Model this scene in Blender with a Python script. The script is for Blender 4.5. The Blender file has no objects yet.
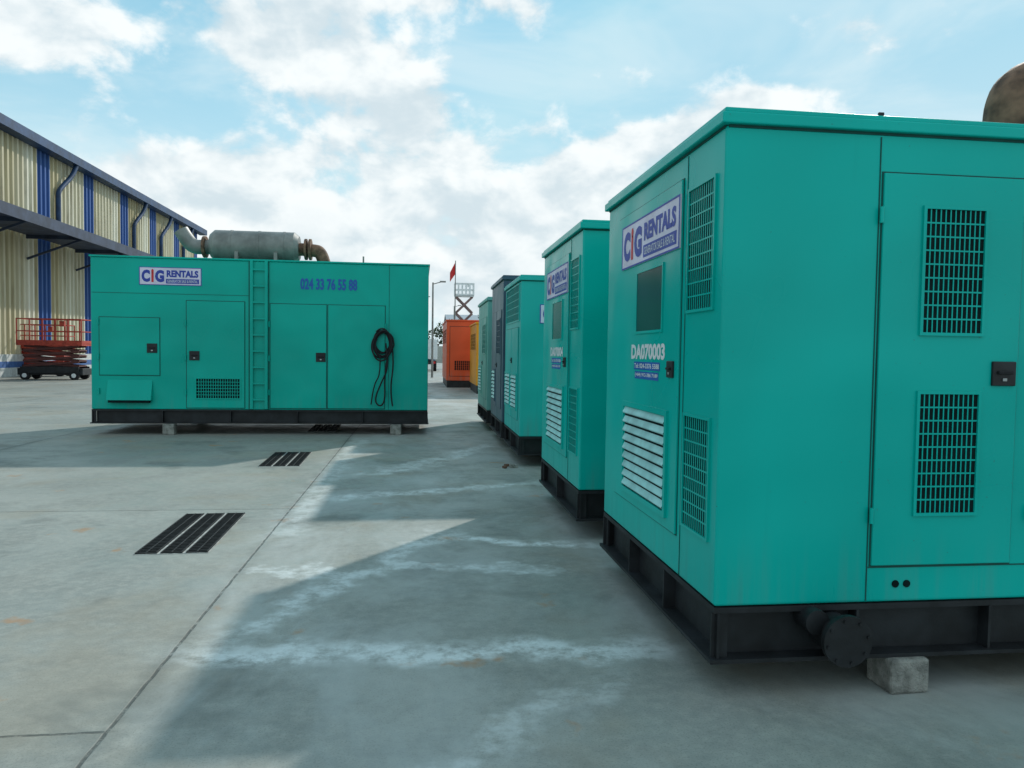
import bpy, math, random
from mathutils import Vector, Matrix
random.seed(7)
sc = bpy.context.scene
sc.view_settings.view_transform = 'Standard'
sc.view_settings.look = 'None'
sc.view_settings.exposure = 0

# ------------------------------------------------------------------ node helpers
def setin(nt, inp, v):
    if v is None: return
    if isinstance(v, bpy.types.NodeSocket): nt.links.new(v, inp)
    elif isinstance(v, (tuple, list)) and len(v) == 3 and inp.type == 'RGBA': inp.default_value = (*v, 1)
    else: inp.default_value = v
def M(nt, op, a, b=None, c=None, clamp=False):
    n = nt.nodes.new('ShaderNodeMath'); n.operation = op; n.use_clamp = clamp
    for i, v in enumerate((a, b, c)): setin(nt, n.inputs[i], v)
    return n.outputs[0]
def MIX(nt, f, a, b, blend='MIX'):
    n = nt.nodes.new('ShaderNodeMix'); n.data_type = 'RGBA'; n.blend_type = blend
    setin(nt, n.inputs[0], f); setin(nt, n.inputs[6], a); setin(nt, n.inputs[7], b)
    return n.outputs[2]
def SM(nt, x, a, b, lo=0.0, hi=1.0):
    n = nt.nodes.new('ShaderNodeMapRange'); n.interpolation_type = 'SMOOTHSTEP'
    setin(nt, n.inputs[0], x); n.inputs[1].default_value = a; n.inputs[2].default_value = b
    n.inputs[3].default_value = lo; n.inputs[4].default_value = hi
    return n.outputs[0]
def NOI(nt, vec, scale, detail=4, rough=.55, dist=0.0):
    n = nt.nodes.new('ShaderNodeTexNoise')
    setin(nt, n.inputs['Vector'], vec); n.inputs['Scale'].default_value = scale
    n.inputs['Detail'].default_value = detail; n.inputs['Roughness'].default_value = rough
    n.inputs['Distortion'].default_value = dist
    return n.outputs[0]
def MAP(nt, vec, scale=(1,1,1), loc=(0,0,0), rot=(0,0,0)):
    n = nt.nodes.new('ShaderNodeMapping'); setin(nt, n.inputs[0], vec)
    n.inputs[1].default_value = loc; n.inputs[2].default_value = rot; n.inputs[3].default_value = scale
    return n.outputs[0]
def SEP(nt, vec):
    n = nt.nodes.new('ShaderNodeSeparateXYZ'); nt.links.new(vec, n.inputs[0]); return n.outputs
def TC(nt, which='Object'):
    return nt.nodes.new('ShaderNodeTexCoord').outputs[which]
def BUMP(nt, h, strength, dist=.01, normal=None):
    n = nt.nodes.new('ShaderNodeBump'); n.inputs['Strength'].default_value = strength
    n.inputs['Distance'].default_value = dist; nt.links.new(h, n.inputs['Height'])
    if normal is not None: nt.links.new(normal, n.inputs['Normal'])
    return n.outputs[0]
def newmat(name):
    m = bpy.data.materials.new(name); m.use_nodes = True
    nt = m.node_tree; return m, nt, nt.nodes['Principled BSDF']

def simple(name, col, rough=.6, metal=0, var=.18, scale=6, bump=.15, bd=.004, spec=.4):
    m, nt, p = newmat(name); c = TC(nt)
    n = NOI(nt, c, scale, 3, .6)
    dark = tuple(x*(1-var) for x in col); lite = tuple(min(1, x*(1+var)) for x in col)
    nt.links.new(MIX(nt, SM(nt, n, .3, .7), dark, lite), p.inputs['Base Color'])
    p.inputs['Roughness'].default_value = rough
    p.inputs['Metallic'].default_value = metal
    p.inputs['Specular IOR Level'].default_value = spec
    if bump:
        n2 = NOI(nt, c, scale*8, 3, .6)
        nt.links.new(M(nt, 'MULTIPLY_ADD', n2, .25, rough-.12), p.inputs['Roughness'])
        nt.links.new(BUMP(nt, n2, bump, bd), p.inputs['Normal'])
    return m

def paint(name, col, rough=.38, dusty=.35):
    m, nt, p = newmat(name); c = TC(nt); s = SEP(nt, c)
    n1 = NOI(nt, c, .9, 2, .5, .3)
    streak = NOI(nt, MAP(nt, c, (14, 14, .7)), 1.0, 3, .65)
    spots = NOI(nt, c, 60, 2, .6)
    dark = tuple(x*.90 for x in col); lite = tuple(min(1, x*1.08) for x in col)
    base = MIX(nt, SM(nt, n1, .3, .72), dark, lite)
    dust = (.12, .28, .25)
    lowz = SM(nt, s[2], .80, .38)
    d = M(nt, 'MULTIPLY', M(nt, 'MULTIPLY', lowz, SM(nt, streak, .4, .75)), dusty)
    base = MIX(nt, d, base, dust)
    base = MIX(nt, M(nt, 'MULTIPLY', SM(nt, streak, .60, .82), dusty*.5), base, tuple(x*.5 for x in col))
    base = MIX(nt, M(nt, 'MULTIPLY', SM(nt, spots, .71, .76), .45), base, (.05, .05, .035))
    nt.links.new(base, p.inputs['Base Color'])
    nt.links.new(M(nt, 'ADD', M(nt, 'MULTIPLY_ADD', n1, .25, rough-.15), M(nt, 'MULTIPLY', d, .5)), p.inputs['Roughness'])
    w = NOI(nt, c, 1.8, 1, .4)
    nt.links.new(BUMP(nt, w, .7, .035), p.inputs['Normal'])
    p.inputs['Specular IOR Level'].default_value = .17
    return m

TEAL = paint('teal_paint', (.0, .40, .315), .34, .25)
TEAL2 = paint('teal_paint_bright', (.0, .44, .375), .32, .25)
TEAL3 = paint('teal_paint_faded', (.02, .44, .39), .45, .5)
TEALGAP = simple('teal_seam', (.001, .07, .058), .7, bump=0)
SLATE = paint('slate_paint', (.05, .10, .14), .45, .6)
PALE = paint('pale_green_paint', (.16, .44, .39), .5, .7)
ORANGE = paint('orange_paint', (.66, .105, .04), .45, .4)
YELLOW = paint('yellow_paint', (.78, .32, .02), .45, .4)
BLACK = simple('black_steel', (.012, .014, .016), .55, 0, .5, 5, .2)
DARK = simple('vent_dark', (.005, .016, .016), .85, 0, .3, 9, 0, spec=.1)  # near-black colour stands in for the shade inside openings
SLAT = simple('slats_painted_light', (.34, .64, .62), .5)  # pale colour paints in sky and ground light reflected by the slats
WHITE = simple('white_paint', (.72, .74, .74), .5, 0, .08)
SIGNW = simple('sign_white', (.66, .62, .74), .45, 0, .12, 3, 0)
BLUE = simple('sign_blue', (.025, .05, .34), .45, 0, .1, 6, 0)
NAVY = simple('number_blue', (.01, .10, .40), .5, 0, .1, 6, 0)
RED = simple('red_mark', (.6, .03, .03), .5, 0, .1, 6, 0)
REDP = simple('red_orange_paint', (.36, .045, .025), .5, 0, .3)
GALV = simple('galvanised_metal', (.21, .21, .195), .45, .15, .25, 3.5, .2)
RUST = simple('rusty_steel', (.17, .095, .06), .75, .1, .6, 7, .5)
RUBBER = simple('rubber', (.012, .012, .014), .8)
BLOCK = simple('block_concrete', (.25, .25, .225), .95, 0, .4, 14, .9, .015)
GLASS = simple('window_glass', (.02, .045, .045), .18, 0, .2, 3, 0, spec=.6)
CHROME = simple('latch_metal', (.35, .37, .37), .35, .8, bump=0)
DBLUE = simple('dark_blue_metal', (.015, .045, .11), .5, .1, .3, 2)
CANOPY = simple('canopy_metal', (.03, .045, .08), .6, .1, .3, 2)
TOWERM = simple('lift_steel', (.20, .12, .11), .6, 0, .3, 2, 0)

# ------------------------------------------------------------------ mesh helper
class MB:
    def __init__(s): s.v = []; s.f = []; s.sm = []
    def box(s, x0, x1, y0, y1, z0, z1):
        if x0 > x1: x0, x1 = x1, x0
        if y0 > y1: y0, y1 = y1, y0
        if z0 > z1: z0, z1 = z1, z0
        b = len(s.v)
        s.v += [(x0,y0,z0),(x1,y0,z0),(x1,y1,z0),(x0,y1,z0),(x0,y0,z1),(x1,y0,z1),(x1,y1,z1),(x0,y1,z1)]
        for q in ((3,2,1,0),(4,5,6,7),(0,1,5,4),(1,2,6,5),(2,3,7,6),(3,0,4,7)):
            s.f.append([b+i for i in q]); s.sm.append(False)
        return s
    def obox(s, p, q, w, h):
        p = Vector(p); q = Vector(q); d = (q-p).normalized()
        up = Vector((0,0,1)) if abs(d.z) < .95 else Vector((0,1,0))
        a = d.cross(up).normalized()*w/2; c = a.cross(d).normalized()*h/2
        b = len(s.v)
        for e in (p, q):
            for k in (-a-c, a-c, a+c, -a+c): s.v.append(tuple(e+k))
        for f in ((0,3,2,1),(4,5,6,7),(0,1,5,4),(1,2,6,5),(2,3,7,6),(3,0,4,7)):
            s.f.append([b+i for i in f]); s.sm.append(False)
        return s
    def quad(s, *pts):
        b = len(s.v); s.v += [tuple(p) for p in pts]; s.f.append(list(range(b, b+len(pts)))); s.sm.append(False); return s
    def cyl(s, p, q, r, seg=24, r2=None, caps=True):
        p = Vector(p); q = Vector(q); d = (q-p).normalized(); r2 = r if r2 is None else r2
        up = Vector((0,0,1)) if abs(d.z) < .9 else Vector((1,0,0))
        a = d.cross(up).normalized(); c = d.cross(a).normalized()
        b = len(s.v)
        for k, (e, rr) in enumerate(((p, r), (q, r2))):
            for i in range(seg):
                t = 2*math.pi*i/seg; s.v.append(tuple(e + (a*math.cos(t)+c*math.sin(t))*rr))
        for i in range(seg):
            j = (i+1) % seg; s.f.append([b+i, b+seg+i, b+seg+j, b+j][::-1]); s.sm.append(True)
        if caps:
            b2 = len(s.v); s.v += s.v[b:b+2*seg]
            s.f.append([b2+i for i in range(seg)]); s.f.append([b2+seg+i for i in range(seg)][::-1]); s.sm += [False, False]
        return s
    def build(s, name, mat, parent=None, bevel=0, seg=2):
        me = bpy.data.meshes.new(name); me.from_pydata(s.v, [], s.f); me.materials.append(mat)
        for p, k in zip(me.polygons, s.sm): p.use_smooth = k
        me.update()
        import bmesh
        bm = bmesh.new(); bm.from_mesh(me); bmesh.ops.recalc_face_normals(bm, faces=bm.faces); bm.to_mesh(me); bm.free()
        o = bpy.data.objects.new(name, me); sc.collection.objects.link(o)
        if parent: o.parent = parent
        if bevel:
            m = o.modifiers.new('bevel', 'BEVEL'); m.width = bevel; m.segments = seg; m.limit_method = 'ANGLE'
        return o
def empty(name, loc, rotz=0):
    e = bpy.data.objects.new(name, None); e.location = loc; e.rotation_euler = (0, 0, rotz)
    e.empty_display_size = .2; sc.collection.objects.link(e); return e
def pipe(name, pts, r, mat, parent=None, cyclic=False, res=6):
    cu = bpy.data.curves.new(name, 'CURVE'); cu.dimensions = '3D'; cu.bevel_depth = r; cu.bevel_resolution = res
    cu.use_fill_caps = True
    sp = cu.splines.new('NURBS'); sp.points.add(len(pts)-1)
    for i, p in enumerate(pts): sp.points[i].co = (*p, 1)
    sp.order_u = 3; sp.use_endpoint_u = True; sp.use_cyclic_u = cyclic; sp.resolution_u = 8
    cu.materials.append(mat)
    o = bpy.data.objects.new(name, cu); sc.collection.objects.link(o)
    if parent: o.parent = parent
    return o

def fb(mb, face, a0, a1, z0, z1, t0, t1):
    if face == 'L': mb.box(-t1, -t0, a0, a1, z0, z1)
    else: mb.box(a0, a1, -t1, -t0, z0, z1)
def text(parent, body, face, a0, a1, z0, z1, mat, t, bold=.0, name='lettering'):
    cu = bpy.data.curves.new(name, 'FONT'); cu.body = body; cu.size = 1; cu.extrude = .0; cu.offset = bold
    cu.materials.append(mat); cu.resolution_u = 3
    o = bpy.data.objects.new(name, cu); sc.collection.objects.link(o)
    bpy.context.view_layer.update()
    bb = o.bound_box; mnx = min(b[0] for b in bb); mxx = max(b[0] for b in bb); mny = min(b[1] for b in bb); mxy = max(b[1] for b in bb)
    sx = abs(a1-a0)/max(1e-4, mxx-mnx); sy = (z1-z0)/max(1e-4, mxy-mny)
    if face == 'L':
        R = Matrix(((0,0,-1),(-1,0,0),(0,1,0))); st = max(a0, a1); loc = Vector((-t, st+mnx*sx, z0-mny*sy))
    else:
        R = Matrix(((1,0,0),(0,0,-1),(0,1,0))); st = min(a0, a1); loc = Vector((st-mnx*sx, -t, z0-mny*sy))
    o.matrix_world = Matrix.Translation(loc) @ R.to_4x4() @ Matrix.Diagonal((sx, sy, 1, 1))
    o.parent = parent
    return o
def sign(P, face, a0, a1, z0, z1, t):
    m = MB(); fb(m, face, a0, a1, z0, z1, t-.004, t+.004); m.build('sign_plate', SIGNW, P)
    w = a1-a0; h = z1-z0
    def A(f): return a1-f*w if face == 'L' else a0+f*w
    b = MB()
    for (f0, f1, g0, g1) in ((0,1,0,.035),(0,1,.965,1),(0,.012,.035,.965),(.988,1,.035,.965)):
        fb(b, face, min(A(f0),A(f1)), max(A(f0),A(f1)), z0+g0*h, z0+g1*h, t+.004, t+.0055)
    fb(b, face, min(A(.43),A(.96)), max(A(.43),A(.96)), z0+.1*h, z0+.36*h, t+.004, t+.0055)
    b.build('sign_border', BLUE, P)
    text(P, 'C', face, A(.04), A(.175), z0+.16*h, z0+.84*h, BLUE, t+.0057, .06)
    text(P, 'i', face, A(.195), A(.235), z0+.16*h, z0+.88*h, RED, t+.0057, .06)
    text(P, 'G', face, A(.255), A(.40), z0+.16*h, z0+.84*h, BLUE, t+.0057, .06)
    text(P, 'RENTALS', face, A(.44), A(.95), z0+.45*h, z0+.84*h, BLUE, t+.0057, .05)
    text(P, 'GENERATOR SALE & RENTAL', face, A(.45), A(.94), z0+.15*h, z0+.31*h, WHITE, t+.0065, .0)

def door(seams, plates, face, a0, a1, z0, z1, g=.007):
    fb(seams, face, a0-g, a1+g, z0-g, z1+g, -.01, .0025)
    fb(plates, face, a0, a1, z0, z1, -.012, .012)
def grille(dark, bars, face, a0, a1, z0, z1, t, nv=13, rows=6, frame=.02, vb=.13, hb=.004):
    fb(dark, face, a0, a1, z0, z1, t-.006, t+.001)
    fb(bars, face, a0-frame, a0, z0-frame, z1+frame, t-.006, t+.010)
    fb(bars, face, a1, a1+frame, z0-frame, z1+frame, t-.006, t+.010)
    fb(bars, face, a0, a1, z0-frame, z0, t-.006, t+.010)
    fb(bars, face, a0, a1, z1, z1+frame, t-.006, t+.010)
    w = a1-a0
    for i in range(1, nv):
        x = a0+w*i/nv; fb(bars, face, x-w/nv*vb, x+w/nv*vb, z0, z1, t+.0015, t+.004)
    for j in range(1, rows):
        z = z0+(z1-z0)*j/rows; fb(bars, face, a0, a1, z-hb, z+hb, t+.001, t+.0046)
def louvre(dark, slats, fr, face, a0, a1, z0, z1, t, n=9, frame=.03):
    fb(dark, face, a0, a1, z0, z1, t-.006, t+.001)
    for (p, q, r, s) in ((a0-frame, a0, z0-frame, z1+frame), (a1, a1+frame, z0-frame, z1+frame), (a0, a1, z0-frame, z0), (a0, a1, z1, z1+frame)):
        fb(fr, face, p, q, r, s, t-.006, t+.014)
    st = (z1-z0)/n
    for i in range(n):
        zt = z1-i*st-.004; zb = zt-st*.60; e = .018
        if face == 'L': pts = [(-t-.002,a0,zt),(-t-.002,a1,zt),(-t-e,a1,zb),(-t-e,a0,zb)]
        else: pts = [(a0,-t-.002,zt),(a1,-t-.002,zt),(a1,-t-e,zb),(a0,-t-e,zb)]
        slats.quad(*pts)
        if face == 'L': slats.quad((-t-e,a0,zb),(-t-e,a1,zb),(-t-e+.005,a1,zb-.007),(-t-e+.005,a0,zb-.007))
        else: slats.quad((a0,-t-e,zb),(a1,-t-e,zb),(a1,-t-e+.005,zb-.007),(a0,-t-e+.005,zb-.007))
def latch(P, face, a, z, t, s=.055):
    m = MB(); fb(m, face, a-s, a+s, z-s*.95, z+s*.95, t-.002, t+.012); m.build('latch_plate', BLACK, P, .004)
    m = MB(); fb(m, face, a-s*.62, a+s*.62, z-s*.05, z+s*.22, t+.012, t+.024); m.build('latch_handle', RUBBER, P, .004)
    m = MB(); fb(m, face, a-s*.18, a+s*.18, z-s*.6, z-s*.35, t+.012, t+.017); m.build('latch_key', CHROME, P, .002)

def skid(P, L, W, z0, z1, ribs=.62):
    m = MB(); e = .02
    m.box(-e, L+e, -e, W+e, z0, z0+.018); m.box(0.0, L, 0.0, W, z1-.03, z1-.004)
    m.box(.06, L-.06, .06, W-.06, z0+.018, z1-.03)
    n = int(L/ribs)
    for i in range(n+1):
        x = .02+(L-.04)*i/n
        m.box(x-.006, x+.006, -.005, .07, z0+.018, z1-.03); m.box(x-.006, x+.006, W-.07, W+.005, z0+.018, z1-.03)
    n = max(1, int(W/ribs))
    for i in range(n+1):
        y = .02+(W-.04)*i/n
        m.box(-.005, .07, y-.006, y+.006, z0+.018, z1-.03); m.box(L-.07, L+.005, y-.006, y+.006, z0+.018, z1-.03)
    m.build('skid_frame', BLACK, P)

def blocks(P, pts, h):
    for i, (x, y, a) in enumerate(pts):
        m = MB(); m.box(-.095, .095, -.09, .09, 0, h)
        o = m.build('support_block', BLOCK, P, .012, 2); o.location = (x, y, 0); o.rotation_euler = (0, 0, a)

def gen_a(X0, Y0, L, W, zt, mat, number='DA070003', kind=0, front_sign=False):
    P = empty('diesel_generator', (X0, Y0, 0))
    z0, zb = .155, .402
    MB().box(0, L, 0, W, zb, zt-.06).build('canopy_body', mat, P, .014, 3)
    r = MB(); r.box(-.028, L+.028, -.028, W+.028, zt-.06, zt-.012); r.box(-.01, L+.01, -.01, W+.01, zt-.012, zt+.012)
    r.build('roof', mat, P, .006)
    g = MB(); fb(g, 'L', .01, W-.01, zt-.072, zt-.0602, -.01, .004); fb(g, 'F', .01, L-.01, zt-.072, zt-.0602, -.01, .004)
    g.build('roof_painted_shadow', TEALGAP, P)  # dark strip painted in as the shadow line under the roof lip
    skid(P, L, W, z0, zb)
    seams, pl, dk, br, sl = MB(), MB(), MB(), MB(), MB()
    if kind == 0:
        door(seams, pl, 'L', .50, 1.68, .60, 2.37)
        fb(seams, 'L', .445, .449, zb+.01, zt-.08, -.01, .003)
        louvre(dk, sl, br, 'L', .655, 1.43, .685, 1.185, .012, 9)
        grille(dk, br, 'L', .10, .41, 1.72, 2.29, .0, 12, 9, .014, .13, .0035)
        grille(dk, br, 'L', .10, .41, .68, 1.21, .0, 12, 9, .014, .13, .0035)
        w = MB(); fb(w, 'L', .76, 1.22, 1.64, 1.98, .010, .0155); w.build('window_glass', GLASS, P)
        for (a, b, c, d) in ((.745,.76,1.625,1.995),(1.22,1.235,1.625,1.995),(.76,1.22,1.625,1.64),(.76,1.22,1.98,1.995)):
            fb(br, 'L', a, b, c, d, .008, .019)
        sign(P, 'L', .50, 1.55, 2.035, 2.30, .016)
        text(P, number, 'L', .70, 1.32, 1.475, 1.565, WHITE, .0135, .045)
        s2 = MB(); fb(s2, 'L', .78, 1.26, 1.415, 1.462, .011, .0135); fb(s2, 'L', .80, 1.24, 1.362, 1.406, .011, .0135); s2.build('phone_sticker', NAVY, P)
        text(P, 'Tel: 024-3376 5588', 'L', .79, 1.25, 1.425, 1.453, WHITE, .0145, .02)
        text(P, '(+84) 912-386 7189', 'L', .81, 1.23, 1.371, 1.398, WHITE, .0145, .02)
        latch(P, 'L', .60, 1.43, .012, .045)
    elif kind == 1:
        grille(dk, br, 'L', .15, 1.6, 1.95, 2.42, 0, 24, 5)
        door(seams, pl, 'L', .2, .9, .6, 1.85); door(seams, pl, 'L', .93, 1.62, .6, 1.85)
        louvre(dk, sl, br, 'L', .28, .84, .75, 1.2, .012, 8); louvre(dk, sl, br, 'L', 1.0, 1.54, .75, 1.2, .012, 8)
        latch(P, 'L', .84, 1.4, .012, .04)
    else:
        door(seams, pl, 'L', .2, W/2-.02, .6, 2.2); door(seams, pl, 'L', W/2+.02, W-.2, .6, 2.2)
        grille(dk, br, 'L', .3, W/2-.12, 1.5, 2.05, .012, 14, 6)
        louvre(dk, sl, br, 'L', W/2+.12, W-.3, .7, 1.2, .012, 8)
        latch(P, 'L', W/2-.09, 1.3, .012, .04)
    fb(seams, 'F', .706, .711, zb+.01, zt-.08, -.01, .003)
    fb(seams, 'F', .715, L-.02, .560, .565, -.01, .003)
    x = .725; doors = []
    while x+.68 < L-.4:
        doors.append((x, x+.68)); x += .70 if len(doors) % 2 == 0 else .78
    for i, (a, b) in enumerate(doors):
        door(seams, pl, 'F', a, b, .572, 2.315)
        grille(dk, br, 'F', a+.20, b-.195, 1.62, 2.165, .012, 12, 9, .014, .11, .0035)
        grille(dk, br, 'F', a+.20, b-.195, .81, 1.345, .012, 12, 9, .014, .11, .0035)
        latch(P, 'F', b-.075, 1.44, .012, .058)
        h = MB()
        for z in (2.13, .80):
            h.cyl((a-.012, -.018, z-.035), (a-.012, -.018, z+.035), .009, 12)
        h.build('hinges', mat, P)
    hd = MB()
    for x in (.85, .905):
        hd.cyl((x, .005, .485), (x, -.004, .485), .017, 16)
    hd.build('cable_hole_shade_discs', DARK, P)  # dark discs on the solid panel, painted as shaded holes
    if front_sign: sign(P, 'F', .25, 1.25, 1.9, 2.15, .002)
    seams.build('door_seams', TEALGAP if kind != 3 else BLACK, P)
    pl.build('doors', mat, P, .004)
    if dk.v: dk.build('vent_shade_backing', DARK, P)  # dark plates painted as the shade behind bars; the body is solid
    if br.v: br.build('vent_bars', mat, P)
    if sl.v: sl.build('louvre_slats', SLAT, P)
    for xx in (.72, L-.7):
        m = MB(); m.box(xx-.012, xx+.012, .02, .03, zt+.01, zt+.035); m.box(xx-.02, xx+.02, .01, .04, zt+.01, zt+.018); m.build('lifting_lug', BLACK, P)
    blocks(P, [(.90, .035, .05), (.97, W-.12, -.05), (L-.8, .1, .02), (L-.8, W-.12, .08)], z0)
    return P

G1 = gen_a(1.29, 3.064, 4.6, 1.97, 2.55, TEAL2)
m = MB(); m.cyl((.55, .05, .28), (.55, -.11, .28), .085, 32); m.cyl((.55, -.11, .28), (.55, -.135, .28), .112, 36)
m.cyl((.45, .05, .34), (.45, -.06, .34), .055, 24)
for i in range(8):
    t = i*math.pi/4+.2; m.cyl((.55+.093*math.cos(t), -.134, .28+.093*math.sin(t)), (.55+.093*math.cos(t), -.142, .28+.093*math.sin(t)), .008, 6)
m.build('drain_flange', BLACK, G1)
pipe('exhaust_elbow', [(2.16, .95, 2.5), (2.16, .95, 2.83), (2.18, .95, 3.1), (2.5, .95, 3.12), (2.75, .95, 3.12)], .165, RUST, G1)
m = MB(); m.cyl((2.16, .95, 2.55), (2.16, .95, 2.66), .22, 32); m.cyl((2.62, .95, 3.12), (3.9, .95, 3.12), .27, 36); m.box(2.9, 2.95, .75, 1.15, 2.57, 2.9); m.box(3.6, 3.65, .75, 1.15, 2.57, 2.9)
m.build('muffler', RUST, G1)

G2 = gen_a(1.28, 5.82, 4.2, 1.84, 2.56, TEAL2, 'DA070004')
G3 = gen_a(1.31, 9.65, 4.2, 1.75, 2.52, TEAL3, kind=1, front_sign=True)
G4 = gen_a(1.30, 11.65, 4.2, 1.85, 2.72, SLATE, kind=3)
G5 = gen_a(1.28, 14.1, 4.4, 2.2, 2.56, PALE, kind=2)

def big_gen():
    X0, Y0 = -5.60, 13.5; L = 5.745; W = 2.1; zt = 3.08; zb = .44
    P = empty('container_generator', (X0, Y0, 0))
    def X(x): return x-X0
    MB().box(0, L, 0, W, zb, zt-.03).build('canopy_body', TEAL, P, .015, 3)
    r = MB(); r.box(-.02, L+.02, -.02, W+.02, zt-.03, zt); r.build('roof', TEAL, P, .005)
    skid(P, L, W, .19, zb, 1.0)
    seams, pl, dk, br = MB(), MB(), MB(), MB()
    door(seams, pl, 'F', X(-5.46), X(-4.48), 1.03, 2.02, .012)
    door(seams, pl, 'F', X(-4.03), X(-3.06), .47, 2.33, .012)
    door(seams, pl, 'F', X(-2.62), X(-1.655), .47, 2.31, .012)
    door(seams, pl, 'F', X(-1.625), X(-.63), .47, 2.31, .012)
    fb(seams, 'F', .02, X(-2.99), 2.44, 2.447, -.01, .003)
    fb(seams, 'F', X(-2.99), X(-2.975), .45, zt-.04, -.01, .003)
    fb(seams, 'F', X(-2.655), X(-2.64), .45, zt-.04, -.01, .003)
    fb(seams, 'F', X(-.56), X(-.553), .45, zt-.04, -.01, .003)
    fb(br, 'F', X(-2.96), X(-2.91), .46, zt-.02, .0, .05); fb(br, 'F', X(-2.71), X(-2.66), .46, zt-.02, .0, .05)
    for i in range(9): z = .62+i*.285; fb(br, 'F', X(-2.91), X(-2.71), z-.015, z+.015, .01, .042)
    grille(dk, br, 'F', X(-3.87), X(-3.14), .64, .98, .012, 18, 6, .02, .12, .005)
    b = MB(); b.quad((X(-5.33), -.004, .95), (X(-4.60), -.004, .95), (X(-4.60), -.10, .60), (X(-5.33), -.10, .60))
    b.quad((X(-5.33), -.004, .95), (X(-5.33), -.10, .60), (X(-5.33), -.004, .60)); b.quad((X(-4.60), -.004, .95), (X(-4.60), -.10, .60), (X(-4.60), -.004, .60))
    b.build('air_hood', TEAL, P)
    dk2 = MB(); fb(dk2, 'F', X(-5.30), X(-4.63), .555, .60, 0, .09); dk2.build('hood_shade_block', DARK, P)  # dark block painted as the shade under the hood, no real opening
    seams.build('door_seams', TEALGAP, P); pl.build('doors', TEAL, P, .005); dk.build('vent_shade_backing', DARK, P); br.build('ladder_and_bars', TEAL, P)
    for x, z in ((-4.60, 1.50), (-3.90, 1.38), (-1.75, 1.38)): latch(P, 'F', X(x), z, .012, .085)
    sign(P, 'F', X(-4.81), X(-3.78), 2.59, 2.90, .002)
    text(P, '024 33 76 55 88', 'F', X(-2.11), X(-1.12), 2.57, 2.78, NAVY, .004, .04)
    h = MB()
    for x in (-5.475, -4.045, -2.64, -.61):
        for z in (.75, 1.35, 1.95): h.cyl((X(x), -.02, z-.05), (X(x), -.02, z+.05), .014, 10)
    h.build('hinges', TEAL, P)
    cx, cz = X(-.66), 1.62
    for lp in range(7):
        pts = []; rr = random.uniform(.15, .25); ox = random.uniform(-.03, .03); ph = random.uniform(0, 6)
        for k in range(16):
            t = 2*math.pi*k/16; r = rr*(1+.10*math.sin(2*t+ph))
            pts.append((cx+ox+r*math.cos(t)*.85, -.04-.012*lp+.01*math.sin(3*t), cz+.22-rr*1.15+r*1.25*math.sin(t)))
        pipe('cable_coil', pts, .014, RUBBER, P, cyclic=True, res=3)
    pipe('hanging_cable', [(cx+.05, -.10, 1.65), (cx+.12, -.10, 1.25), (cx-.02, -.10, .95), (cx-.15, -.09, .62), (cx-.04, -.10, .5), (cx+.05, -.09, .62), (cx+.03, -.09, 1.1), (cx+.1, -.09, 1.5)], .014, RUBBER, P, res=3)
    pipe('hanging_cable', [(cx-.12, -.09, 1.85), (cx-.02, -.09, 1.95), (cx+.14, -.09, 1.8), (cx+.2, -.09, 1.3), (cx+.13, -.09, .8), (cx+.18, -.09, .52)], .014, RUBBER, P, res=3)
    pipe('hanging_cable', [(cx-.05, -.11, 1.45), (cx-.03, -.11, 1.1), (cx-.16, -.10, .9), (cx-.2, -.09, .55)], .012, RUBBER, P, res=3)
    MB().box(cx-.02, cx+.02, -.13, 0, 1.86, 1.89).build('cable_hook', BLACK, P)
    mm = MB(); yc = 1.0; zc = 3.43
    mm.cyl((X(-3.80), yc, zc), (X(-2.36), yc, zc), .29, 40)
    mm.cyl((X(-3.88), yc, zc), (X(-3.80), yc, zc), .22, 40, .29); mm.cyl((X(-2.36), yc, zc), (X(-2.28), yc, zc), .29, 40, .22)
    for x in (-3.5, -3.0, -2.55): mm.cyl((X(x)-.02, yc, zc), (X(x)+.02, yc, zc), .297, 40)
    mm.box(X(-3.4), X(-3.34), yc-.3, yc+.3, 3.08, 3.3); mm.box(X(-2.7), X(-2.64), yc-.3, yc+.3, 3.08, 3.3)
    mm.build('muffler', GALV, P)
    pipe('exhaust_elbow', [(X(-3.84), yc, zc-.03), (X(-4.0), yc, zc-.03), (X(-4.18), yc, zc-.04), (X(-4.3), yc, zc+.06), (X(-4.42), yc, zc+.26)], .135, GALV, P)
    pipe('exhaust_elbow', [(X(-2.3), yc, zc-.02), (X(-2.05), yc, zc-.03), (X(-1.86), yc, zc-.06), (X(-1.80), yc, zc-.38)], .12, RUST, P)
    f = MB(); f.cyl((X(-2.18), yc, zc-.02), (X(-2.14), yc, zc-.02), .2, 28); f.cyl((X(-2.10), yc, zc-.02), (X(-2.06), yc, zc-.02), .2, 28); f.cyl((X(-4.02), yc, zc-.03), (X(-3.97), yc, zc-.03), .2, 28)
    f.cyl((X(-1.80), yc, 3.06), (X(-1.80), yc, 3.13), .2, 28); f.build('flanges', RUST, P)
    s = MB(); s.box(X(-1.25), X(-.95), .8, 1.1, 3.08, 3.16); s.box(X(-1.1), X(-1.07), .9, .93, 3.16, 3.3); s.box(X(-.5), X(-.35), .5, .7, 3.08, 3.13)
    s.build('roof_fittings', GALV, P)
    blocks(P, [(X(-4.32), .0, .03), (X(-.42), .0, -.04), (X(-4.3), W-.1, .03), (X(-.42), W-.1, 0)], .19)
    return P
big_gen()

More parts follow.
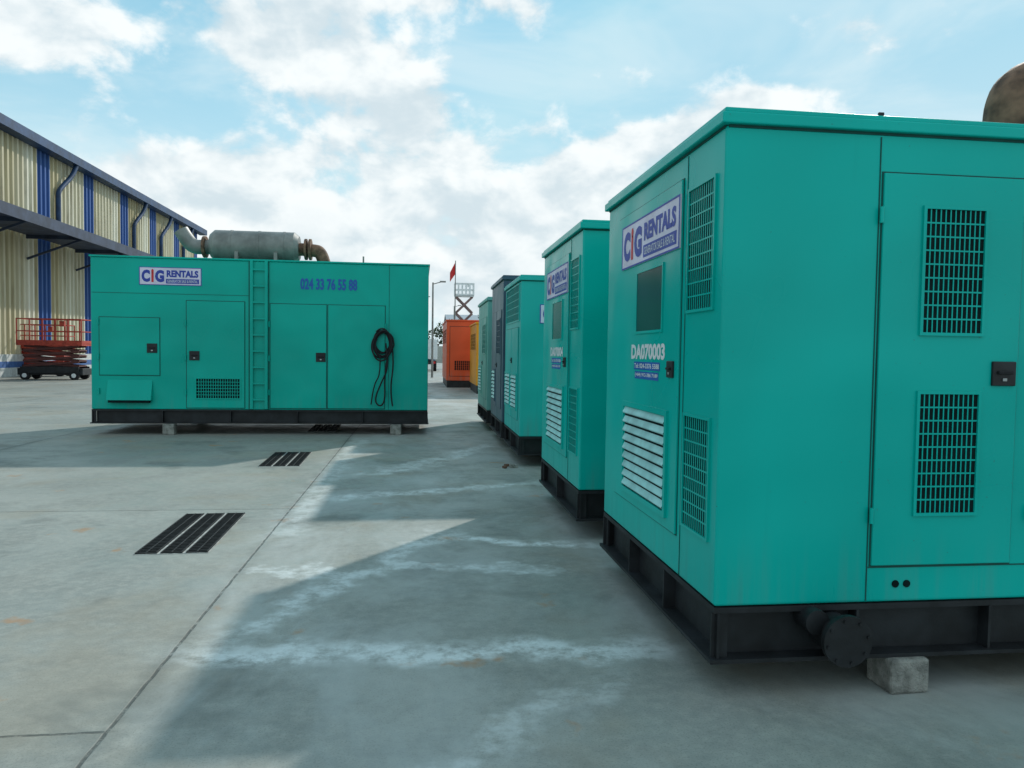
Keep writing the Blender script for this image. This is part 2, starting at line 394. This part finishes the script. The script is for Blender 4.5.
def far_box(name, X0, Y0, L, W, H, mat):
    P = empty(name, (X0, Y0, 0))
    MB().box(0, L, 0, W, .3, H-.06).build('body', mat, P, .02)
    MB().box(-.04, L+.04, -.04, W+.04, H-.06, H).build('roof', mat, P, .01)
    MB().box(.03, L-.03, .03, W-.03, .0, .3).build('skid', BLACK, P)
    se, pl, dk, br = MB(), MB(), MB(), MB()
    door(se, pl, 'F', .15, L/2-.04, .5, H-.3, .02); door(se, pl, 'F', L/2+.04, L-.15, .5, H-.3, .02)
    grille(dk, br, 'F', .35, L/2-.25, .75, 1.15, .012, 8, 4)
    grille(dk, br, 'L', .4, W-.4, H-1.0, H-.4, 0, 16, 5)
    latch(P, 'F', L/2-.14, 1.3, .012, .07)
    se.build('door_seams', BLACK, P); pl.build('doors', mat, P); dk.build('vent_shade_backing', DARK, P); br.build('vent_bars', mat, P)
    return P
far_box('orange_generator', 1.12, 31.7, 2.6, 5.5, 2.9, ORANGE)
far_box('yellow_generator', 2.04, 27.0, 2.4, 3.4, 2.62, YELLOW)

def scissor_lift(X0, Y0, rotz, raise_h, length=2.5, width=1.1, railmat=REDP, armw=.06, armmat=None):
    P = empty('scissor_lift', (X0, Y0, 0), rotz)
    l = length/2; w = width/2; armmat = armmat or railmat
    b = MB(); b.box(-l, l, -w+.08, w-.08, .22, .52); b.box(-l*.9, l*.9, -w, -w+.08, .30, .60); b.box(-l*.9, l*.9, w-.08, w, .30, .60)
    b.build('chassis', BLACK, P, .02)
    wh = MB()
    for x in (-l*.75, l*.75):
        for s in (-1, 1): wh.cyl((x, s*(w-.16), .2), (x, s*(w+.02), .2), .2, 24)
    wh.build('wheels', RUBBER, P, .02)
    hb = MB()
    for x in (-l*.75, l*.75):
        for s in (-1, 1): hb.cyl((x, s*(w+.015), .2), (x, s*(w+.035), .2), .10, 16)
    hb.build('wheel_hubs', WHITE, P)
    stages = 4; zb = .6; zt = zb+raise_h; st = (zt-zb)/stages; half = l*.85
    a = MB()
    for i in range(stages):
        z = zb+i*st
        for s in (-1, 1):
            y = s*(w-.2)
            a.obox((-half, y, z+.02), (half, y, z+st-.02), armw, armw*1.6); a.obox((-half, y-s*.07, z+st-.02), (half, y-s*.07, z+.02), armw, armw*1.6)
        for x in (-half, half, 0): a.cyl((x, -w+.18, z+(st/2 if x == 0 else .02)), (x, w-.18, z+(st/2 if x == 0 else .02)), .03, 10)
    a.build('scissor_arms', armmat, P)
    p = MB(); p.box(-l, l, -w, w, zt, zt+.12); p.build('platform_deck', railmat, P, .01)
    r = MB(); zt += .12; rw = armw*.7
    for z in (.12, .55, 1.1):
        hh = .16 if z == .12 else rw
        r.box(-l, l, -w, -w+rw, zt+z-hh, zt+z); r.box(-l, l, w-rw, w, zt+z-hh, zt+z)
        r.box(-l, -l+rw, -w+rw, w-rw, zt+z-hh, zt+z); r.box(l-rw, l, -w+rw, w-rw, zt+z-hh, zt+z)
    for i in range(6):
        x = -l+.02+(2*l-.04)*i/5
        for s in (-1, 1): r.box(x-rw/2, x+rw/2, s*(w-.02)-.023, s*(w-.02)+.023, zt, zt+1.1)
    r.box(l*.3, l*.45, -w+.05, -w+.2, zt+.75, zt+1.0)
    r.build('guard_rails', railmat, P)
    return P
scissor_lift(-16.6, 36.3, .02, .95, 2.75, 1.2, REDP, .06, simple('scissor_arm_dark', (.10, .03, .025), .6, bump=0))
scissor_lift(3.95, 68.0, 0, 6.0, 1.75, 1.1, WHITE, .13, TOWERM)
scissor_lift(-19.0, 40.5, .02, .8, 2.4, 1.1)

def warehouse():
    P = empty('warehouse', (-20, 18, 0))
    LY = 52.0; H = 12.1
    m, nt, p = newmat('striped_cladding'); c = TC(nt); s = SEP(nt, c)
    ph = M(nt, 'FRACT', M(nt, 'DIVIDE', M(nt, 'SUBTRACT', s[1], 24.5-.75-5.4*5), 5.4))
    stripe = M(nt, 'LESS_THAN', ph, 1.35/5.4)
    sheet = M(nt, 'FLOOR', M(nt, 'DIVIDE', s[1], .9))
    wn = nt.nodes.new('ShaderNodeTexWhiteNoise'); wn.noise_dimensions = '1D'; nt.links.new(sheet, wn.inputs['W'])
    cream = MIX(nt, wn.outputs[0], (.42, .36, .19), (.72, .71, .60))
    st = NOI(nt, MAP(nt, c, (1, 3.5, .25)), 1.2, 4, .6)
    cream = MIX(nt, M(nt, 'MULTIPLY', SM(nt, st, .45, .8), .65), cream, (.18, .14, .08))
    blue = MIX(nt, st, (.02, .07, .24), (.06, .14, .36))
    col = MIX(nt, stripe, cream, blue)
    nt.links.new(col, p.inputs['Base Color']); p.inputs['Roughness'].default_value = .6; p.inputs['Specular IOR Level'].default_value = .25
    w = MB(); pitch = .45; n = int(LY/pitch); prof = []
    for i in range(n):
        y = i*pitch; prof += [(0, y), (0, y+.20), (.11, y+.25), (.11, y+.40)]
    prof.append((0, n*pitch))
    for (x0, y0), (x1, y1) in zip(prof[:-1], prof[1:]):
        w.quad((x0, y0, 1.1), (x1, y1, 1.1), (x1, y1, H), (x0, y0, H))
    w.build('wall_cladding', m, P)
    b = MB(); b.box(-30, -.05, 0, LY, 0, H-.2); b.build('inner_volume', simple('inner_wall', (.4, .38, .3)), P)
    b = MB(); b.box(-.04, .16, 0, LY, 0, 1.1); b.build('plinth', simple('plinth_paint', (.5, .52, .5), .8), P)
    b = MB(); b.box(-.04, .168, 0, LY, .45, .75); b.build('plinth_band', simple('plinth_blue', (.05, .12, .3), .7), P)
    r = MB(); r.quad((.7, -.5, H), (.7, LY+.5, H), (-15, LY+.5, H+2.6), (-15, -.5, H+2.6)); r.quad((-15, -.5, H+2.6), (-15, LY+.5, H+2.6), (-30.5, LY+.5, H), (-30.5, -.5, H))
    r.quad((0, LY, H-.3), (-30, LY, H-.3), (-15, LY, H+2.55)); r.quad((0, 0, H-.3), (-30, 0, H-.3), (-15, 0, H+2.55))
    r.build('roof', simple('roof_sheet', (.18, .2, .22), .5, .3), P)
    g = MB(); g.box(.70, .76, -.5, LY+.5, H-.34, H+.12); g.box(.12, .70, -.5, LY+.5, H-.34, H-.26); g.build('gutter', DBLUE, P)
    for yy in (27, 38.0, 46):
        v = MB(); v.box(-2.6, -1.4, yy, yy+1.6, H+.2, H+1.0); v.build('roof_vent', GALV, P)
    cz = 7.15; d = 3.2
    k = MB(); k.box(.12, d, -.5, 37, cz, cz+.08); k.box(d, d+.06, -.5, 37, cz-.3, cz+.2); k.box(.12, d, -.5, -.44, cz-.2, cz-.002); k.box(.12, d, 36.94, 37, cz-.22, cz-.002)
    y = 1.0
    while y < 37:
        k.obox((.14, y, cz-1.2), (d-.3, y, cz-.1), .1, .1); k.box(.12, d-.02, y-.06, y+.06, cz-.18, cz-.002); y += 5.4
    k.build('canopy', CANOPY, P)
    q = MB()
    for yy in (14.5, 30.7):
        q.box(.12, .2, yy, yy+3.6, 0, 4.6)
    q.build('roller_doors', simple('shutter', (.08, .12, .2), .5, .3), P)
    for yy in (25.6, 36.4, 41.8, 47.2):
        pipe('downpipe', [(.6, yy+1.5, H-.3), (.55, yy+1.3, H-.9), (.32, yy+.2, H-1.9), (.3, yy, H-2.2), (.3, yy, H-2.6), (.3, yy, 7.3 if yy < 37 else .2)], .13, DBLUE, P, res=3)
    return P
warehouse()

def ground():
    m, nt, p = newmat('concrete_ground'); c = TC(nt); s = SEP(nt, c); x, y = s[0], s[1]
    n1 = NOI(nt, c, .35, 4, .62, .6); n2 = NOI(nt, c, 1.7, 6, .65, .2); n3 = NOI(nt, c, 14, 5, .7); n4 = NOI(nt, c, 110, 2, .7)
    col = MIX(nt, SM(nt, n1, .3, .7), (.225, .245, .225), (.34, .35, .315))
    col = MIX(nt, M(nt, 'MULTIPLY', SM(nt, n2, .42, .66), .5), col, (.18, .195, .18))
    col = MIX(nt, M(nt, 'MULTIPLY', SM(nt, n3, .35, .75), .45), col, (.43, .43, .38))
    col = MIX(nt, M(nt, 'MULTIPLY', SM(nt, n4, .5, .72), .38), col, (.07, .075, .07))
    br = NOI(nt, MAP(nt, c, loc=(5, 17, 0)), .7, 4, .6)
    col = MIX(nt, M(nt, 'MULTIPLY', SM(nt, br, .5, .65), .35), col, (.28, .235, .165))
    sx = M(nt, 'FLOOR', M(nt, 'DIVIDE', M(nt, 'ADD', x, 1.2+50*4.8), 4.8)); sy = M(nt, 'FLOOR', M(nt, 'DIVIDE', M(nt, 'SUBTRACT', y, 7.15-4.15*40), 4.15))
    wn = nt.nodes.new('ShaderNodeTexWhiteNoise'); wn.noise_dimensions = '1D'; nt.links.new(M(nt, 'MULTIPLY_ADD', sx, 17.3, sy), wn.inputs['W'])
    col = MIX(nt, M(nt, 'MULTIPLY', wn.outputs[0], .16), col, (.12, .13, .11))
    sp = NOI(nt, MAP(nt, c, loc=(9, 4, 0)), .9, 4, .6, .3)
    col = MIX(nt, M(nt, 'MULTIPLY', SM(nt, sp, .56, .68), .42), col, (.10, .11, .10))
    wn2 = NOI(nt, c, 1.3, 5, .65)
    wob = M(nt, 'MULTIPLY', M(nt, 'SUBTRACT', wn2, .5), 1.5)
    wob2 = M(nt, 'MULTIPLY', M(nt, 'SUBTRACT', NOI(nt, MAP(nt, c, loc=(3, 8, 1)), 2.2, 4, .65), .5), 1.0)
    tot = None
    def band(A, B, wd, st, wobs):
        nonlocal tot
        A = Vector(A); B = Vector(B); d = (B-A); L = d.length; d.normalize()
        u = M(nt, 'ADD', M(nt, 'MULTIPLY', M(nt, 'SUBTRACT', x, A.x), d.x), M(nt, 'MULTIPLY', M(nt, 'SUBTRACT', y, A.y), d.y))
        v = M(nt, 'ADD', M(nt, 'MULTIPLY', M(nt, 'SUBTRACT', x, A.x), -d.y), M(nt, 'MULTIPLY', M(nt, 'SUBTRACT', y, A.y), d.x))
        v = M(nt, 'ABSOLUTE', M(nt, 'ADD', v, wobs))
        k = M(nt, 'MULTIPLY', SM(nt, v, wd, wd*.1), M(nt, 'MULTIPLY', SM(nt, u, -.3, .3), SM(nt, u, L+.3, L-.3)))
        k = M(nt, 'MULTIPLY', k, st); tot = k if tot is None else M(nt, 'MAXIMUM', tot, k)
    h2 = M(nt, 'MULTIPLY', wob2, .45); h1 = M(nt, 'MULTIPLY', wob, .6)
    band((.1, 6.0), (1.4, 5.6), .12, 1.0, h2)
    band((-1.1, 3.75), (1.25, 3.6), .20, 1.0, h2)
    band((-1.0, 3.9), (.2, 6.2), .18, .8, h1)
    band((-1.2, 5.2), (1.0, 5.0), .14, .7, wob2)
    band((-.9, 7.6), (1.3, 8.4), .2, .8, h1)
    band((-1.1, 6), (-1.0, 13), .25, .5, h2)
    band((-.6, 9.0), (1.2, 12.0), .28, .7, wob)
    band((-.3, 2.2), (.9, 3.3), .16, .5, h1)
    brk = SM(nt, NOI(nt, c, 6, 6, .75), .34, .62)
    tot = M(nt, 'MULTIPLY', tot, brk)
    wash = M(nt, 'MULTIPLY', M(nt, 'MULTIPLY', SM(nt, NOI(nt, MAP(nt, c, (1.0, .6, 1)), .9, 6, .66, .4), .42, .66), SM(nt, x, -1.6, -1.0)), .6)
    col = MIX(nt, wash, col, (.43, .46, .445))
    col = MIX(nt, tot, col, (.66, .70, .69))
    cl = NOI(nt, MAP(nt, c, loc=(21, 2, 0)), 2.1, 4, .6)
    col = MIX(nt, M(nt, 'MULTIPLY', SM(nt, cl, .64, .73), .6), col, (.38, .19, .07))
    jw = M(nt, 'MULTIPLY', M(nt, 'SUBTRACT', NOI(nt, c, 9, 3, .6), .5), .014)
    jx = M(nt, 'ABSOLUTE', M(nt, 'ADD', jw, M(nt, 'SUBTRACT', M(nt, 'MULTIPLY', M(nt, 'FRACT', M(nt, 'DIVIDE', M(nt, 'ADD', x, 1.2+2.4+48), 4.8)), 4.8), 2.4)))
    jy = M(nt, 'ABSOLUTE', M(nt, 'ADD', jw, M(nt, 'SUBTRACT', M(nt, 'MULTIPLY', M(nt, 'FRACT', M(nt, 'DIVIDE', M(nt, 'SUBTRACT', y, 7.15-4.15*20-2.075), 4.15)), 4.15), 2.075)))
    jyl = M(nt, 'MULTIPLY', SM(nt, jy, .012, .004), SM(nt, x, -1.15, -1.25))
    j2 = M(nt, 'MULTIPLY', M(nt, 'MAXIMUM', SM(nt, jx, .012, .004), jyl), SM(nt, n3, .3, .55))
    jd = M(nt, 'MULTIPLY', SM(nt, jx, .10, .0), M(nt, 'MULTIPLY', SM(nt, n2, .35, .6), .35))
    col = MIX(nt, jd, col, (.10, .11, .10))
    col = MIX(nt, M(nt, 'MULTIPLY', j2, .75), col, (.04, .045, .04))
    nt.links.new(col, p.inputs['Base Color'])
    nt.links.new(SM(nt, n2, .3, .7, .48, .8), p.inputs['Roughness']); p.inputs['Specular IOR Level'].default_value = .45
    hgt = M(nt, 'SUBTRACT', M(nt, 'MULTIPLY', n3, .6), M(nt, 'MULTIPLY', j2, 1.2))
    nt.links.new(BUMP(nt, hgt, .5, .008), p.inputs['Normal'])
    g = MB(); g.quad((-700, -200, 0), (700, -200, 0), (700, 1200, 0), (-700, 1200, 0))
    g.build('ground', m)
ground()

DF = simple('drain_frame', (.36, .37, .35), .8, 0, .3, 20); DB = simple('drain_black', (.006, .007, .007), .9, 0, .3, 20, 0, spec=.1); DR = simple('drain_bars', (.02, .022, .023), .7, .1, .4, 20)
def drain(Y0, Y1, X0=-2.05, X1=-1.53):
    P = empty('drain_grate', (X0, Y0, 0), math.radians(1.5)); w = X1-X0; l = Y1-Y0
    b = MB(); b.box(0, w, 0, l, .0, .004); b.build('frame', DF, P)
    d = MB(); n = 3; gap = .026; sw = (w-.016-2*gap)/3
    for i in range(n):
        x0 = .008+i*(sw+gap); d.box(x0, x0+sw, .01, l-.01, .004, .007)
    d.build('slot_bed', DB, P)
    r = MB()
    for i in range(n):
        x0 = .008+i*(sw+gap); k = int(l/.045)
        for j in range(k): y = .02+(l-.04)*j/(k-1); r.box(x0, x0+sw, y-.004, y+.004, .007, .012)
        for q in (.0, .5, 1): r.box(x0+q*(sw-.008), x0+q*(sw-.008)+.008, .01, l-.01, .0075, .0135)
    r.build('bars', DR, P)
drain(5.60, 6.95); drain(9.77, 11.1); drain(13.92, 15.3); drain(1.47, 2.8); drain(18.07, 19.4)

BR = simple('brick_red', (.14, .075, .05), .9)
P = empty('broken_bricks', (1.22, 9.62, 0))
for i in range(4):
    m = MB(); s = random.uniform(.03, .06); m.box(-s, s, -s*.7, s*.7, 0, s*1.0)
    o = m.build('brick', BR if i % 2 else BLOCK, P, .008); o.location = (random.uniform(-.12, .06), random.uniform(-.12, .12), 0); o.rotation_euler = (0, 0, random.uniform(0, 3))

P = empty('flagpole', (2.4, 52, 0)); MB().cyl((0,0,0), (0,0,7.9), .05, 12, .03).build('pole', GALV, P)
f = MB()
for i in range(6):
    x0, x1 = -.02-i*.06, -.02-(i+1)*.06; y0, y1 = .06*math.sin(i*1.2), .06*math.sin((i+1)*1.2)
    f.quad((x0, y0, 6.95-.09*i), (x1, y1, 6.86-.09*i), (x1, y1, 7.65-.12*i), (x0, y0, 7.8-.12*i))
f.build('flag', RED, P)
for k, (x, y, h) in enumerate(((.72, 44, 5.6), (.2, 75, 7.0), (3.6, 80, 6.5))):
    P = empty('street_lamp', (x, y, 0)); MB().cyl((0,0,0), (0,0,h), .07, 12, .045).build('pole', GALV, P)
    q = MB(); q.obox((0, 0, h-.1), (.5, 0, h+.05), .05, .05); q.box(.4, .75, -.1, .1, h+.02, h+.10); q.build('lamp_head', GALV, P)

def truck():
    P = empty('truck', (-.75, 58, 0))
    MB().box(0, 2.1, .2, 4.6, .95, 2.5).build('cargo_box', WHITE, P, .03)
    c = MB(); c.box(.1, 2.0, 4.75, 6.3, .55, 2.3); c.build('cab', simple('truck_cab', (.12, .2, .35), .4), P, .12, 3)
    MB().box(.2, 1.9, 4.9, 6.32, 1.45, 2.05).build('windscreen', GLASS, P)
    MB().box(.3, 1.8, 0, 6.0, .55, .8).build('chassis', BLACK, P)
    w = MB()
    for y in (1.1, 5.4):
        for x in (.05, 1.75): w.cyl((x, y, .42), (x+.3, y, .42), .42, 24)
    w.build('wheels', RUBBER, P)
    t = MB(); t.box(.15, .45, -.03, .02, .62, .78); t.box(1.65, 1.95, -.03, .02, .62, .78); t.build('tail_lamps', RED, P)
    b = MB(); b.box(.95, 1.15, .185, .2, 1.0, 2.45); b.box(.15, .25, .185, .2, 1.2, 1.5); b.build('rear_door_bars', GALV, P)
truck()
P = empty('boundary_wall', (-60, 108, 0)); MB().box(0, 140, 0, .3, 0, 2.4).build('wall', simple('wall_render', (.4, .4, .36), .9), P)
c = MB()
for i in range(36): c.box(i*4-.2, i*4+.2, -.1, .4, 0, 2.6)
c.build('piers', simple('pier_render', (.45, .44, .4), .9), P)
P = empty('factory_building', (5, 125, 0)); MB().box(0, 40, 0, 25, 0, 6).build('walls', simple('factory_wall', (.5, .52, .5), .8), P)
r = MB(); r.quad((-.5,-.5,6),(40.5,-.5,6),(40.5,12.5,8.5),(-.5,12.5,8.5)); r.quad((-.5,12.5,8.5),(40.5,12.5,8.5),(40.5,25.5,6),(-.5,25.5,6)); r.build('roof', simple('factory_roof', (.3,.33,.36), .5), P)
w = MB()
for i in range(9): w.box(2+i*4.2, 4+i*4.2, -.05, .05, 3.5, 4.7)
w.build('windows', GLASS, P)
def treeline():
    lm, nt, p = newmat('foliage'); c = TC(nt); n = NOI(nt, c, .5, 3)
    nt.links.new(MIX(nt, SM(nt, n, .35, .65), (.03, .06, .02), (.09, .13, .05)), p.inputs['Base Color']); p.inputs['Roughness'].default_value = .7
    P = empty('tree_line', (0, 112, 0)); L = MB(); T = MB()
    for i in range(26):
        bx = -60+i*5.5+random.uniform(-2, 2); by = random.uniform(0, 6); h = random.uniform(4.5, 7.5)
        T.cyl((bx, by, 0), (bx+.3, by, h*.6), .22, 8, .1)
        for k in range(5): a = random.uniform(0, 6.28); T.cyl((bx+.2, by, h*.45), (bx+1.4*math.cos(a), by+1.4*math.sin(a), h*.8), .08, 6, .03)
        for cl in range(9):
            cc = Vector((bx+random.uniform(-2, 2), by+random.uniform(-1.6, 1.6), h*random.uniform(.5, 1)))
            for q in range(40):
                d = Vector((random.gauss(0,1), random.gauss(0,1), random.gauss(0,1))).normalized()*random.uniform(.2, 1.0)
                o = cc+Vector((d.x, d.y, d.z*.7)); a = Vector((random.uniform(-1,1), random.uniform(-1,1), random.uniform(-1,1)))*.2; b = Vector((random.uniform(-1,1), random.uniform(-1,1), random.uniform(-1,1)))*.2
                L.quad(o-a, o+b, o+a, o-b)
    T.build('trunks', simple('bark', (.12, .09, .06), .9), P)
    me = bpy.data.meshes.new('foliage'); me.from_pydata(L.v, [], L.f); me.materials.append(lm); o = bpy.data.objects.new('foliage', me); sc.collection.objects.link(o); o.parent = P
treeline()

# ------------------------------------------------------------------ light & sky
SA, SB = .89, 1.20
elev = math.atan(1/math.hypot(SA, SB)); azim = math.atan2(SA, SB)
sun = bpy.data.lights.new('sun', 'SUN'); sun.energy = 3.2; sun.angle = math.radians(1.2); sun.color = (1, .96, .90)
so = bpy.data.objects.new('sun', sun); sc.collection.objects.link(so)
so.rotation_euler = Vector((-SA, -SB, -1)).to_track_quat('-Z', 'Y').to_euler()
W = bpy.data.worlds.new('World'); sc.world = W; W.use_nodes = True; nt = W.node_tree
bg = nt.nodes['Background']; bg.inputs[1].default_value = .11
sky = nt.nodes.new('ShaderNodeTexSky'); sky.sky_type = 'NISHITA'; sky.sun_disc = False
sky.sun_elevation = elev; sky.sun_rotation = azim; sky.air_density = 1.0; sky.dust_density = .4; sky.ozone_density = 1.2
D = TC(nt, 'Generated'); s = SEP(nt, D)
az = M(nt, 'ARCTAN2', s[0], s[1]); hyp = M(nt, 'SQRT', M(nt, 'ADD', M(nt, 'MULTIPLY', s[0], s[0]), M(nt, 'MULTIPLY', s[1], s[1])))
el = M(nt, 'DIVIDE', s[2], M(nt, 'MAXIMUM', hyp, .01))
F = None
for (a, e, sx, sy, w) in ((-.47,.36,.11,.05,.95),(-.20,.40,.15,.06,.95),(-.03,.29,.13,.09,.95),(-.29,.21,.13,.06,1.0),(-.16,.13,.26,.07,1.0),
        (.10,.14,.18,.09,1.05),(.23,.22,.08,.07,1.0),(.31,.28,.06,.03,.9),(.45,.32,.08,.03,.85),(.55,.40,.05,.05,.75),(.02,.47,.16,.04,.7)):
    gx = M(nt, 'DIVIDE', M(nt, 'SUBTRACT', az, a), sx); gy = M(nt, 'DIVIDE', M(nt, 'SUBTRACT', el, e), sy)
    g = M(nt, 'MULTIPLY', M(nt, 'EXPONENT', M(nt, 'MULTIPLY', M(nt, 'ADD', M(nt, 'MULTIPLY', gx, gx), M(nt, 'MULTIPLY', gy, gy)), -1.0)), w)
    F = g if F is None else M(nt, 'ADD', F, g)
F = M(nt, 'MINIMUM', F, 1.1)
back_fill_cloud = SM(nt, s[1], .45, -.1, 0, .5)  # extra unseen cloud added behind the camera to brighten front faces
def dens(off, det):
    v = MAP(nt, D, (1, 1, 1.5), off)
    return M(nt, 'MULTIPLY', M(nt, 'SUBTRACT', NOI(nt, v, 8.5, det, .57, .15), .5), 2.7)
n0 = dens((0, 0, 0), 7); n1 = dens((.012, .012, .035), 4)
dn = M(nt, 'ADD', M(nt, 'ADD', F, back_fill_cloud), n0)
mask = SM(nt, dn, .30, .74)
lit = SM(nt, M(nt, 'SUBTRACT', n0, n1), -.45, .40)
cl = MIX(nt, lit, (6.1, 7.1, 7.6), (9.0, 9.35, 9.35))
thick = SM(nt, dn, 1.0, 1.8)
cl = MIX(nt, M(nt, 'MULTIPLY', thick, .35), cl, (6.5, 7.4, 7.9))
vm = nt.nodes.new('ShaderNodeVectorMath'); vm.operation = 'MINIMUM'
nt.links.new(MIX(nt, 1.0, sky.outputs[0], (1.1, 1.5, 1.3), 'MULTIPLY'), vm.inputs[0]); vm.inputs[1].default_value = (6.0, 7.8, 8.6)
skc = MIX(nt, .75, vm.outputs[0], (3.1, 6.1, 7.7))
haze = SM(nt, el, .42, .0, 0, .85)
skc = MIX(nt, haze, skc, (7.2, 8.6, 8.9))
# thin high veil
veil = SM(nt, NOI(nt, MAP(nt, D, (1, 1, 3.0), (4, 2, 1)), 2.6, 5, .6, .6), .42, .72, 0, .45)
skc = MIX(nt, veil, skc, (7.6, 8.6, 8.8))
out = MIX(nt, M(nt, 'MULTIPLY', mask, .95), skc, cl)
nt.links.new(out, bg.inputs[0])
try:
    W.cycles.sampling_method = 'MANUAL'; W.cycles.sample_map_resolution = 256
except Exception: pass

cd = bpy.data.cameras.new('camera'); cam = bpy.data.objects.new('camera', cd); sc.collection.objects.link(cam)
cd.sensor_width = 36; cd.lens = 740/1024*36; cd.clip_start = .05; cd.clip_end = 3000
yw = Vector((-.1243, .0432, -1)).normalized(); h = Vector((1, -.0145, 0)); zw = h.cross(yw).normalized(); xw = yw.cross(zw).normalized()
cam.matrix_world = Matrix.Translation((0, 0, 1.5)) @ Matrix((xw, yw, zw)).to_4x4()
sc.camera = cam
